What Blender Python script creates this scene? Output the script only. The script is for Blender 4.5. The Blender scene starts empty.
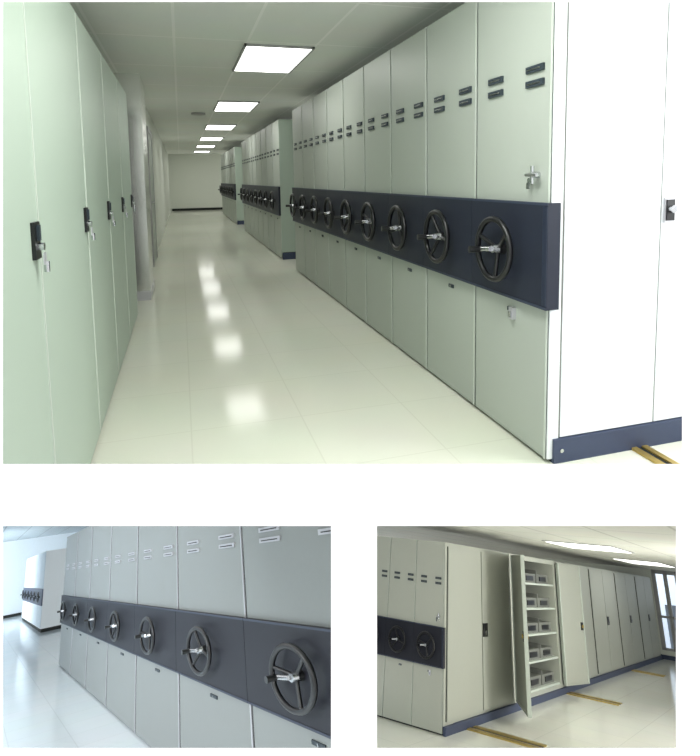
import bpy, bmesh, math, numpy as np
from mathutils import Matrix, Vector
S=bpy.context.scene
S.view_settings.view_transform='Standard'
F,PX,PY=560.,345.,233.
def rot(r):
    r=np.array(r,float);a=np.linalg.norm(r);k=r/a
    K=np.array([[0,-k[2],k[1]],[k[2],0,-k[0]],[-k[1],k[0],0]])
    return np.eye(3)+np.sin(a)*K+(1-np.cos(a))*K@K
B=np.array([[1,0,0],[0,0,-1],[0,1,0]],float)
class Room:
    def __init__(s,rv,h):
        s.A=rot(rv)@B; s.c=np.array([0,0,h],float)
R1=Room([.095,-.284,-.03],1.335)
R2=Room([-.501,-.548,-.019],1.72)
R3=Room([-.428,-.91,.337],2.025)
for R in (R1,R2,R3):
    L=R1.A.T@R.A; t=R1.c-L@R.c
    M=Matrix.Identity(4)
    for i in range(3):
        for j in range(3): M[i][j]=L[i,j]
        M[i][3]=t[i]
    R.M=M
def pj(R,p):
    q=R.A@(np.array(p,float)-R.c); return PX+F*q[0]/q[2],PY+F*q[1]/q[2]
def up(R,x,y,ax,val):
    d=R.A.T@np.array([(x-PX)/F,(y-PY)/F,1.]); k=(val-R.c[ax])/d[ax]; return R.c+k*d
def sec(*pl): return [(np.array(n,float),o) for n,o in pl]
kY1=(495-PY)/F;kY2=(497-PY)/F
R1.pl=sec(((0,-1,kY1),0),((0,0,1),1.23))
R2.pl=sec(((0,1,-kY2),0),((-1,0,(352-PX)/F),0),((0,0,1),1.23))
R3.pl=sec(((0,1,-kY2),0),((1,0,-(356-PX)/F),0),((0,0,1),1.23))
# ---------- materials
def s2l(c): return tuple(((v/255)/12.92 if v/255<=.04045 else ((v/255+.055)/1.055)**2.4) for v in c)+(1,)
def mat(name,rgb,rough=.5,metal=0,emit=0,noise=.04,nscale=30,spec=.5,bump=0):
    m=bpy.data.materials.new(name);m.use_nodes=True;n=m.node_tree.nodes;l=m.node_tree.links
    b=n['Principled BSDF'];b.inputs['Roughness'].default_value=rough;b.inputs['Metallic'].default_value=metal
    b.inputs['Specular IOR Level'].default_value=spec
    c=s2l(rgb)
    tc=n.new('ShaderNodeTexCoord');no=n.new('ShaderNodeTexNoise');no.inputs['Scale'].default_value=nscale
    l.new(tc.outputs['Object'],no.inputs['Vector'])
    mx=n.new('ShaderNodeMix');mx.data_type='RGBA'
    mx.inputs[6].default_value=tuple(v*(1-noise) for v in c[:3])+(1,);mx.inputs[7].default_value=tuple(min(1,v*(1+noise)) for v in c[:3])+(1,)
    l.new(no.outputs['Fac'],mx.inputs[0]);l.new(mx.outputs[2],b.inputs['Base Color'])
    if emit:
        b.inputs['Emission Color'].default_value=c;b.inputs['Emission Strength'].default_value=emit
    return m
def tiles(name,c1,c2,line,sx,sy,rough,spec,lw=.006,off=(0,0)):
    m=mat(name,c1,rough,spec=spec);n=m.node_tree.nodes;l=m.node_tree.links;b=n['Principled BSDF']
    tc=n.new('ShaderNodeTexCoord');br=n.new('ShaderNodeTexBrick')
    mp=n.new('ShaderNodeMapping');mp.inputs['Location'].default_value=(off[0],off[1],0)
    l.new(tc.outputs['Object'],mp.inputs['Vector']);l.new(mp.outputs['Vector'],br.inputs['Vector'])
    br.offset=0;br.squash=1
    br.inputs['Color1'].default_value=s2l(c1);br.inputs['Color2'].default_value=s2l(c2);br.inputs['Mortar'].default_value=s2l(line)
    br.inputs['Scale'].default_value=1;br.inputs['Brick Width'].default_value=sx;br.inputs['Row Height'].default_value=sy
    br.inputs['Mortar Size'].default_value=lw;br.inputs['Mortar Smooth'].default_value=.2
    no=n.new('ShaderNodeTexNoise');no.inputs['Scale'].default_value=1.7;no.inputs['Detail'].default_value=6
    l.new(tc.outputs['Object'],no.inputs['Vector'])
    mx=n.new('ShaderNodeMix');mx.data_type='RGBA';mx.blend_type='MULTIPLY';mx.inputs[0].default_value=.08
    l.new(br.outputs['Color'],mx.inputs[6]);l.new(no.outputs['Color'],mx.inputs[7]);l.new(mx.outputs[2],b.inputs['Base Color'])
    return m
M={}
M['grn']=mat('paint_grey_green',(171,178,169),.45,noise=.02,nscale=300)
M['grnL']=mat('paint_green_left',(171,186,172),.42,noise=.02,nscale=300)
M['edge']=mat('paint_edge_light',(198,206,196),.4)
M['wht']=mat('paint_white_door',(236,240,242),.4,noise=.01)
M['navy']=mat('navy_band',(35,40,54),.5,noise=.05,spec=.35)
M['navyd']=mat('navy_band_dark',(30,32,42),.5,spec=.35)
M['blk']=mat('black_plastic',(16,17,20),.35)
M['dark']=mat('dark_slot',(42,54,62),.5)
M['gap']=mat('gap_dark',(30,34,32),.8)
M['chr']=mat('chrome',(200,202,205),.22,1)
M['silver']=mat('silver_label',(205,205,210),.35,.6)
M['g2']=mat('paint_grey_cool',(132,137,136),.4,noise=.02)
M['g3']=mat('paint_grey_warm',(176,179,168),.45,noise=.02)
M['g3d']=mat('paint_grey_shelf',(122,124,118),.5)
M['base']=mat('base_blue',(54,64,90),.5)
M['basel']=mat('band_trim',(50,58,76),.5)
M['gold']=mat('brass_rail',(190,165,95),.35,.7)
M['wall']=mat('wall_plaster',(218,222,211),.8)
M['wall2']=mat('wall_plaster_cool',(225,235,242),.8)
M['steel']=mat('steel_column',(225,227,222),.25,.9,nscale=5,noise=.1)
M['lamp']=mat('lamp_diffuser',(255,255,250),.5,emit=4)
M['lamp3']=mat('lamp_diffuser_dim',(255,255,250),.5,emit=2.5)
M['sky']=mat('window_daylight',(215,228,242),.5,emit=.8)
M['frame']=mat('window_frame',(160,160,160),.4)
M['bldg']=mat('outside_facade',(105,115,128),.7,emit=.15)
M['page']=mat('white_wall_glow',(253,253,253),.9,emit=.25,noise=0)  # white front wall, with added glow to bring it up to full white
M['floor1']=tiles('floor_vinyl_tiles',(222,223,209),(220,222,207),(213,214,199),.6,.6,.11,.08,.004)
M['floor2']=tiles('floor_vinyl_cool',(226,235,240),(222,233,238),(212,221,226),.6,.6,.12,.5)
M['floor3']=tiles('floor_vinyl_warm',(230,230,220),(227,227,217),(212,212,203),.9,.9,.12,.4)
M['ceil1']=tiles('ceiling_tiles',(238,241,235),(236,239,233),(252,253,249),.6,1.2,.8,.2,.012,(-.0,-.1))
M['ceil2']=tiles('ceiling_tiles_cool',(225,232,235),(222,230,234),(190,196,200),.9,1.2,.8,.2,.02)
M['ceil3']=tiles('ceiling_tiles_warm',(243,243,236),(241,241,234),(215,215,208),1.6,1.0,.8,.2,.02)
# ---------- mesh builder
class Mb:
    def __init__(s): s.v=[];s.f=[];s.m=[];s.sm=[];s.mats=[]
    def mi(s,k):
        if k not in s.mats: s.mats.append(k)
        return s.mats.index(k)
    def add(s,vs,fs,k,smooth=False):
        o=len(s.v);s.v+=[tuple(map(float,v)) for v in vs]
        for f in fs: s.f.append(tuple(i+o for i in f));s.m.append(s.mi(k));s.sm.append(smooth)
    def box(s,x0,x1,y0,y1,z0,z1,k,T=None):
        vs=[(x,y,z) for x in (x0,x1) for y in (y0,y1) for z in (z0,z1)]
        if T: vs=[T(v) for v in vs]
        s.add(vs,[(0,1,3,2),(4,6,7,5),(0,4,5,1),(2,3,7,6),(0,2,6,4),(1,5,7,3)],k)
    def cyl(s,p,q,r,k,n=14,r2=None,T=None):
        p=Vector(p);q=Vector(q);d=(q-p).normalized();a=d.orthogonal().normalized();b=d.cross(a);r2=r if r2 is None else r2
        vs=[];
        for c,rr in ((p,r),(q,r2)):
            for i in range(n):
                t=2*math.pi*i/n;vs.append(tuple(c+a*math.cos(t)*rr+b*math.sin(t)*rr))
        if T: vs=[T(v) for v in vs]
        s.add(vs,[(i,(i+1)%n,n+(i+1)%n,n+i) for i in range(n)],k,True)
        s.add(vs,[tuple(range(n))[::-1],tuple(range(n,2*n))],k)
    def tor(s,c,R,r,k,T=None,n=40,m=10):
        vs=[];fs=[]
        for i in range(n):
            a=2*math.pi*i/n
            for j in range(m):
                b=2*math.pi*j/m;q=R+r*math.cos(b)
                vs.append((c[0]+r*math.sin(b),c[1]+q*math.cos(a),c[2]+q*math.sin(a)))
        for i in range(n):
            for j in range(m): fs.append((i*m+j,((i+1)%n)*m+j,((i+1)%n)*m+(j+1)%m,i*m+(j+1)%m))
        if T: vs=[T(v) for v in vs]
        s.add(vs,fs,k,True)
    def obj(s,name,R,bevel=0):
        me=bpy.data.meshes.new(name);me.from_pydata(s.v,[],s.f)
        for k in s.mats: me.materials.append(M[k])
        for p,m,q in zip(me.polygons,s.m,s.sm): p.material_index=m;p.use_smooth=q
        bm=bmesh.new();bm.from_mesh(me);bmesh.ops.recalc_face_normals(bm,faces=bm.faces[:])
        for n,o in R.pl:
            nr=R.A.T@n
            co=R.c+nr*(o/(nr@nr))
            bmesh.ops.bisect_plane(bm,geom=bm.verts[:]+bm.edges[:]+bm.faces[:],plane_co=Vector(co),plane_no=Vector(nr),clear_inner=True,clear_outer=False)
        if not bm.verts: bm.free();return None
        bm.to_mesh(me);bm.free()
        ob=bpy.data.objects.new(name,me);bpy.context.collection.objects.link(ob);ob.matrix_world=R.M;return ob
def wheel(b,x,y,z,ys,ang=0.4):
    T=lambda v:(v[0],y+(v[1]-y)*ys,v[2])
    b.cyl((x+.02,y,z),(x-.05,y,z),.03,'blk',T=T,r2=.024)
    b.tor((x-.07,y,z),.150,.0155,'blk',T)
    for i in range(3):
        a=ang+i*2.094
        b.cyl((x-.045,y+.02*math.cos(a),z+.02*math.sin(a)),(x-.068,y+.145*math.cos(a),z+.145*math.sin(a)),.011,'blk',10,T=T)
    b.cyl((x-.045,y,z),(x-.075,y,z),.026,'chr',T=T,r2=.02)
    b.cyl((x-.08,y+.01,z),(x-.09,y+.10,z-.01),.013,'chr',10,T=T)
    b.cyl((x-.088,y+.09,z-.01),(x-.15,y+.10,z-.01),.015,'blk',12,T=T,r2=.018)
def unit(R,x0,ya,w,H,ys,wys,body,band,lab,depth=.9,first=False,ang=.4,z0=.0,lz=1.80):
    b=Mb();g=.004*ys
    b.box(x0,x0+depth,ya+g,ya+w-g,z0+.02,H,body)
    b.box(x0-.006,x0+.01,ya+g,ya+g+.008*ys,z0+.02,H,'edge' if body!='g2' else 'silver')
    b.box(x0+.02,x0+depth-.1,ya+(2*g if first else -g*.9),ya+w+g*.9,z0+.03,H-.01,'gap')
    b.box(x0+.03,x0+depth-.03,ya+2*g,ya+w-2*g,0,.03,'gap')
    yA=ya-(.024*ys if first else -g*.3)
    b.box(x0-.03,x0+.004,yA,ya+w-g*.3,.73,1.21,band)
    if first:
        b.box(x0+.004,x0+.035,yA,ya-.001,.73,1.21,band)
        for i in range(5): b.box(x0-.034,x0-.028,yA+.002+i*.007*ys,yA+.002+(i*.007+.003)*ys,.745,1.195,'basel')
    b.box(x0-.033,x0-.029,yA,ya+w-g*.3,1.199,1.211,'basel')
    b.box(x0-.033,x0-.029,yA,ya+w-g*.3,.729,.741,'basel')
    wheel(b,x0-.02,ya+w*.5,.97,wys,ang)
    for fy in (.19,.70):
        for z in (lz,lz-.065):
            c=ya+fy*w
            b.box(x0-.012,x0+.002,c-.065*ys,c+.065*ys,z,z+.03,lab)
            b.box(x0-.016,x0-.01,c-.05*ys,c+.05*ys,z+.011,z+.017,'chr' if lab=='dark' else 'gap')
    c=ya+w*.45
    b.box(x0-.008,x0+.002,c-.03*ys,c+.03*ys,.655,.675,'dark')
    b.cyl((x0-.012,c,.665),(x0,c,.665),.008,'chr',8)
    if first:
        c=ya+.09*ys
        b.cyl((x0,c,1.335),(x0-.04,c,1.335),.015,'chr');b.cyl((x0-.04,c-.04*ys,1.335),(x0-.04,c+.04*ys,1.335),.009,'chr')
        b.cyl((x0-.035,c,1.295),(x0-.035,c,1.375),.009,'chr');b.cyl((x0,c+.05*ys,1.31),(x0-.02,c+.05*ys,1.31),.012,'chr');b.box(x0-.025,x0-.02,c+.04*ys,c+.06*ys,1.27,1.30,'chr')
        c=ya+w*.42
        b.box(x0-.02,x0,c-.018*ys,c+.018*ys,.62,.68,'silver');b.box(x0-.028,x0-.02,c-.010*ys,c+.010*ys,.63,.66,'chr')
    return b
# =============== ROOM 1
XR,y0,w=1.574,2.13,.652
HC1=2.5
for k in range(9):
    b=unit(R1,XR,y0+k*w,w,2.3,1,1,'grn','navy','dark',first=(k==0),ang=.4+k*.7,depth=1.0)
    if k==0:
        X=XR
        b.box(X+.004,X+.06,y0-.006,y0+.003,.02,2.3,'wht')
        b.box(X+.07,X+.60,y0-.008,y0+.003,.12,2.28,'wht')
        b.box(X+.61,X+1.3,y0-.008,y0+.003,.12,2.28,'wht')
        b.box(X+.05,X+1.9,y0-.002,y0+.003,.1,2.3,'g3d')
        b.box(X+1.005,X+1.9,y0+.004,y0+w,.1,2.3,'grn')
        b.box(X+.03,X+1.9,y0-.02,y0+.003,.0,.115,'base')
        b.cyl((X+.07,y0-.024,.06),(X+.07,y0-.018,.06),.01,'chr',10)
        b.box(X+.615,X+.675,y0-.02,y0-.003,1.10,1.22,'silver');b.box(X+.622,X+.668,y0-.026,y0-.018,1.11,1.21,'blk')
        b.cyl((X+.645,y0-.045,1.165),(X+.645,y0-.02,1.165),.019,'chr')
    b.obj('mobile_shelving_cabinet',R1)
def group(R,ya,yb,n,x0,H=2.3):
    ww=(yb-ya)/n
    for k in range(n):
        b=unit(R,x0,ya+k*ww,ww,H,ww/.652,1.0,'grn','navy','dark',ang=k)
        if k==0: b.box(x0+.001,x0+.9,ya-.01,ya+.003,.12,H,'grnL');b.box(x0+.01,x0+.9,ya-.02,ya,0,.11,'base')
        b.obj('mobile_shelving_cabinet',R)
group(R1,9.17,14.9,8,XR);group(R1,16.9,22.8,8,XR)
XL=-.461
ys=[1.2,2.08,3.10,4.02,4.94,5.82]
for i in range(5):
    a,c=ys[i],ys[i+1];b=Mb()
    b.box(XL-.5,XL,a+.004,c-.004,.02,2.171,'grnL');b.box(XL-.48,XL-.01,a,c,0,2.16,'gap')
    b.box(XL-.01,XL+.004,c-.014,c-.005,.03,2.165,'edge')
    h=c-.075
    b.box(XL,XL+.012,h-.035,h+.035,1.09,1.21,'blk');b.cyl((XL,h,1.13),(XL+.03,h,1.13),.013,'chr')
    b.box(XL+.025,XL+.03,h-.008,h+.02,1.07,1.11,'silver');b.cyl((XL+.03,h+.015,1.045),(XL+.03,h+.015,1.08),.009,'chr')
    b.box(XL+.012,XL+.02,h-.012,h+.012,1.15,1.20,'dark')
    b.obj('steel_storage_cabinet',R1)
def slab(name,R,x0,x1,ya,yb,z0,z1,k):
    b=Mb();b.box(x0,x1,ya,yb,z0,z1,k);return b.obj(name,R)
slab('floor',R1,-1.2,5,0,26.2,-.08,0,'floor1')
slab('ceiling',R1,-1.2,5,0,26.2,HC1,HC1+.1,'ceil1')
slab('wall_back',R1,-1.2,5,26,26.2,0,HC1,'wall')
slab('baseboard_back',R1,-.4,4,25.96,26,0,.1,'gap')
b=Mb();b.box(-.7,-.47,7.4,9.2,0,HC1,'wall');b.box(-.7,-.47,10.3,26,0,HC1,'wall');b.box(-.7,-.47,9.2,10.3,2.1,HC1,'wall')
b.obj('wall_left',R1)
b=Mb();b.box(-.9,-.375,6.6,7.4,.1,HC1,'steel');b.box(-.9,-.37,6.58,7.42,0,.1,'silver');b.obj('steel_column',R1)
slab('wall_side',R1,-1.05,-.97,0,7.4,0,HC1,'wall')
b=Mb();b.box(-.469,-.44,9.15,9.22,0,2.1,'frame');b.box(-.469,-.44,10.28,10.35,0,2.1,'frame');b.box(-.469,-.44,9.15,10.35,2.1,2.17,'frame');b.box(-.469,-.45,9.2,10.3,0,2.1,'grn')
b.cyl((-.45,9.35,1),(-.40,9.35,1),.02,'chr');b.obj('door_1',R1)
for i in range(6):
    y=5.0+3.6*i;b=Mb();zc=HC1
    b.box(.60,1.18,y,y+1.16,zc-.015,zc+.002,'lamp')
    for q in ((.58,.60,y-.02,y+1.18),(1.18,1.20,y-.02,y+1.18),(.58,1.20,y-.02,y),(.58,1.20,y+1.16,y+1.18)): b.box(q[0],q[1],q[2],q[3],zc-.02,zc+.002,'frame')
    b.obj('ceiling_light_panel',R1)
b=Mb();b.cyl((.35,10.2,HC1-.03),(.35,10.2,HC1),.12,'frame');b.obj('ceiling_air_vent',R1)
b=Mb();b.box(XR+.47,XR+.50,.9,y0-.02,0,.012,'gold');b.box(XR+.53,XR+.56,.9,y0-.02,0,.012,'gold');b.box(XR+.50,XR+.53,.9,y0-.02,0,.004,'gap');b.obj('floor_rail',R1)
# =============== ROOM 2
X2,Y2,w2=1.734,4.579,1.776
for k in range(-1,6):
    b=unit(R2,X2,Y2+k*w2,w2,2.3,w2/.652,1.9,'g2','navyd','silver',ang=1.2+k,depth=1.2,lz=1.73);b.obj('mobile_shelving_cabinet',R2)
n0=up(R2,40,633,2,0);gx,gy=n0[0],n0[1]
H2=up(R2,40,552,1,gy)[2];gx1=up(R2,62,628,1,gy)[0]
lo,hi=gy,gy+60
for _ in range(40):
    md=(lo+hi)/2
    if pj(R2,(gx,md,1))[0]>24: lo=md
    else: hi=md
ge=lo;n=6;ww=(ge-gy)/n
b=Mb()
b.box(gx,gx1,gy,ge,.1,H2,'wht');b.box(gx+.02,gx1,gy+.02,ge,0,.1,'gap')
for k in range(n):
    a=gy+k*ww
    b.box(gx-.01,gx,a+.03,a+ww-.03,.12,H2-.02,'wall2')
    b.box(gx-.03,gx,a,a+ww,.73*H2/2.3,1.21*H2/2.3,'base')
    wheel(b,gx-.02,a+ww/2,.97*H2/2.3,1.5)
b.obj('mobile_shelving_row',R2)
yb=max(up(R2,12,617,2,0)[1],ge+.1);HC2=max(up(R2,12,541,1,yb)[2],H2+.05,2.4)
slab('floor',R2,-40,40,0,yb+.2,-.05,0,'floor2')
slab('ceiling',R2,-40,40,0,yb+.2,HC2,HC2+.05,'ceil2')
slab('wall_back',R2,-40,40,yb,yb+.2,0,HC2,'wall2')
slab('baseboard_back',R2,-40,40,yb-.05,yb,0,.12,'gap')
# =============== ROOM 3
X3,Y3,w3,D=8.993,4.454,.477,2.65
for k in range(3):
    b=unit(R3,X3,Y3+k*w3,w3,2.3,w3/.652,.9,'g3','navyd','dark',first=(k==0),ang=k+.3,depth=.3);b.obj('mobile_shelving_cabinet',R3)
def dcab(k,open_=False):
    xa=X3+k*D;xb=xa+D;b=Mb();xs=xa
    if k==0: xs=xa+.31
    yf=Y3-.03
    if not open_:
        b.box(xs+.01,xb-.01,yf+.025,yf+1.4,.1,2.3,'g3')
        if k==0: b.box(xa,xa+.31,yf+.018,yf+.028,.1,2.3,'g3')
        m=(xa+xb)/2
        b.box(xa+.09,m-.015,yf,yf+.03,.14,2.25,'g3');b.box(m+.015,xb-.09,yf,yf+.03,.14,2.25,'g3')
        b.box(m-.015,m+.015,yf+.012,yf+.022,.14,2.25,'gap')
        b.box(xa+.07,xa+.09,yf+.012,yf+.022,.14,2.25,'gap');b.box(xb-.09,xb-.07,yf+.012,yf+.022,.14,2.25,'gap')
        c=m+.11
        b.box(c-.09,c+.09,yf-.012,yf,1.06,1.24,'blk');b.cyl((c,yf-.03,1.12),(c,yf,1.12),.03,'chr')
    else:
        t=.04
        b.box(xa+.01,xa+t*2,yf+.02,yf+1.2,.1,2.3,'g3');b.box(xb-t*2,xb-.01,yf+.02,yf+1.2,.1,2.3,'g3')
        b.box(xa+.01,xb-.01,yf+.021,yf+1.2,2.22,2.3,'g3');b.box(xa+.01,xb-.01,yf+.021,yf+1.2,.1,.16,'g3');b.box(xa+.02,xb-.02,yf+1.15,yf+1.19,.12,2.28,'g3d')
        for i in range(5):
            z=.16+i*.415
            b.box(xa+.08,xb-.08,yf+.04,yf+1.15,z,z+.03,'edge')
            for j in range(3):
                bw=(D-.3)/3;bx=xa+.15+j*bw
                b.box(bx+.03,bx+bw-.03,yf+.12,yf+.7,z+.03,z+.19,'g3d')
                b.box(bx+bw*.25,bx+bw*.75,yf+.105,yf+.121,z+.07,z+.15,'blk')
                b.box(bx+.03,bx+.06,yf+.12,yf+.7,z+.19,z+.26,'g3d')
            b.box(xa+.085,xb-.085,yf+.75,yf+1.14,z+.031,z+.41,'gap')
        for hx,ang,ln in ((xa,-151,1.15),(xb,-11,.98)):
            A=math.radians(ang)
            T=lambda v,hx=hx,A=A:(hx+v[0]*math.cos(A)-v[1]*math.sin(A),yf-.04+v[0]*math.sin(A)+v[1]*math.cos(A),v[2])
            b.box(0,ln,-.015,.015,.14,2.27,'g3',T)
            b.box(ln-.03,ln+.001,-.03,.03,.139,2.271,'edge',T);b.box(0,.03,-.03,.03,.139,2.271,'edge',T)
            b.box(.0,ln,-.028,.028,2.24,2.272,'g3',T);b.box(.0,ln,-.028,.028,.138,.17,'g3',T)
            b.box(ln-.15,ln-.06,-.03,.03,1.06,1.2,'blk',T);b.cyl((ln-.1,-.05,1.13),(ln-.1,.05,1.13),.03,'gold',T=T)
    b.box(xa,xb,yf-.02,yf+.02,0,.1,'base');b.box(xs,xb,yf+.02,yf+1.3,0,.1,'base')
    b.obj('steel_storage_cabinet_open' if open_ else 'steel_storage_cabinet',R3)
for k in range(6): dcab(k,k==1)
for (a,c) in (((457,727),(540,750)),((566,694),(622,704)),((622,669),(668,675))):
    p=up(R3,a[0],a[1],2,0);q=up(R3,c[0],c[1],2,0)
    b=Mb();yy=min(q[1],Y3-.5);ye=Y3-.06;b.box(p[0],p[0]+.12,yy,ye,0,.015,'gold');b.box(p[0]+.12,p[0]+.2,yy,ye,0,.006,'base');b.box(p[0]+.2,p[0]+.32,yy,ye,0,.015,'gold');b.obj('floor_rail',R3)
xe=up(R3,658,658,2,0)[0]; xe=max(xe,X3+6*D+.1)
HC3=max(up(R3,658,570,0,xe)[2],2.35)
slab('floor',R3,0,xe+.2,-30,12,-.05,0,'floor3')
slab('ceiling',R3,0,xe+.2,-30,12,HC3,HC3+.05,'ceil3')
ws=up(R3,655,600,0,xe)[1];we=up(R3,690,600,0,xe)[1]
b=Mb();b.box(xe,xe+.2,ws,12,0,HC3,'wall');b.box(xe,xe+.2,-30,ws,0,.25,'wall');b.box(xe-.03,xe,-30,12,0,.12,'base');b.obj('wall_right',R3)
b=Mb();st=(ws-we)/3
for i in range(8):
    y=ws-i*st;b.box(xe,xe+.1,y-.12,y,.25,HC3,'frame')
b.box(xe,xe+.1,-30,ws,.25,.32,'frame');b.box(xe,xe+.1,-30,ws,1.15,1.22,'frame');b.box(xe,xe+.1,-30,ws,HC3-.12,HC3,'frame')
b.obj('window_1',R3)
b=Mb();b.box(xe+3,xe+3.1,-12,8,-1,6,'sky')
for j in range(14):
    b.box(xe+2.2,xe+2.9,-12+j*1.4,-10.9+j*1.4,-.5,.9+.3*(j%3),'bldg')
    for q in range(3): b.box(xe+2.15,xe+2.2,-11.9+j*1.4,-11.0+j*1.4,.0+q*.35,.12+q*.35,'gap')
b.obj('outside_building_view',R3)
for (a,c) in (((572,547),(610,546)),((634,563),(658,562.3))):
    p=up(R3,a[0],a[1],2,HC3);q=up(R3,c[0],c[1],2,HC3)
    x0,x1=sorted((p[0],q[0]));ya,yc=sorted((p[1],q[1]))
    b=Mb();b.box(x0,x1,ya,yc,HC3-.02,HC3,'lamp3');b.box(x0-.08,x1+.08,ya-.05,yc+.05,HC3-.012,HC3,'frame');b.obj('ceiling_light_panel',R3)
# =============== front wall with three openings
dz=1.2
def cw(x,y,z=dz):
    q=np.array([(x-PX)/F*z,(y-PY)/F*z,z]);return tuple(R1.c+R1.A.T@q)
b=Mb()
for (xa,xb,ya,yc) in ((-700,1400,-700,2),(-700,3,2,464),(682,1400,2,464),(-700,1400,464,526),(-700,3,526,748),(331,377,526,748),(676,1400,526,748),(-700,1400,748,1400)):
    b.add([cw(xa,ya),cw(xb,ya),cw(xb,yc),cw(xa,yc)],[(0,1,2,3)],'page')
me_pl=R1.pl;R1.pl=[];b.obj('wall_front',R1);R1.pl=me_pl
# =============== lights
def area(name,R,loc,tgt,size,power,col=(1,1,1),sy=None):
    l=bpy.data.lights.new(name,'AREA');l.shape='RECTANGLE';l.size=size;l.size_y=sy or size;l.energy=power;l.color=col
    o=bpy.data.objects.new(name,l);bpy.context.collection.objects.link(o)
    p=R.M@Vector(loc);t=R.M@Vector(tgt);o.matrix_world=Matrix.Translation(p)@(t-p).to_track_quat('-Z','Y').to_matrix().to_4x4()
area('window_light_1',R1,(3.6,.9,1.8),(2.2,2.1,1.0),1.0,50,(.97,1,1))
area('ceiling_lamp',R1,(.6,1.9,HC1-.03),(.6,1.9,0),.58,35,(.99,1,.97),1.16)
for i in range(6):
    area('ceiling_lamp',R1,(.89,5.58+3.6*i,HC1-.03),(.89,5.58+3.6*i,0),.56,7,(1,1,.98),1.12)
area('room_light_2',R2,(-1.5,3,HC2-.1),(0,5,0),1.5,190,(.97,.99,1))
area('room_light_2b',R2,(-3,yb-6,HC2-.1),(-1,yb-4,0),3,1000,(.95,.98,1))
area('room_light_2c',R2,(-4,9,HC2-.1),(-3,10,0),3,450,(.95,.98,1))
area('room_light_3',R3,(X3+3,Y3-5,HC3-.1),(X3+3,Y3,1),3,340,(1,1,.97))
area('room_light_3b',R3,(X3-3,Y3-1,HC3-.1),(X3,Y3+1,1),2,60,(1,1,.97))
W=bpy.data.worlds.new('world');S.world=W;W.use_nodes=True
W.node_tree.nodes['Background'].inputs[0].default_value=(1,1,1,1);W.node_tree.nodes['Background'].inputs[1].default_value=1.0
# =============== camera
cd=bpy.data.cameras.new('camera');co=bpy.data.objects.new('camera',cd);bpy.context.collection.objects.link(co)
cd.sensor_fit='AUTO';cd.sensor_width=36;cd.lens=36*F/756;cd.shift_x=(350-PX)/756;cd.shift_y=(PY-378)/756;cd.clip_start=.05;cd.clip_end=500
Rb=np.diag([1,-1,-1])@R1.A
m=Matrix.Identity(4)
for i in range(3):
    for j in range(3): m[i][j]=Rb.T[i,j]
    m[i][3]=R1.c[i]
co.matrix_world=m;S.camera=co
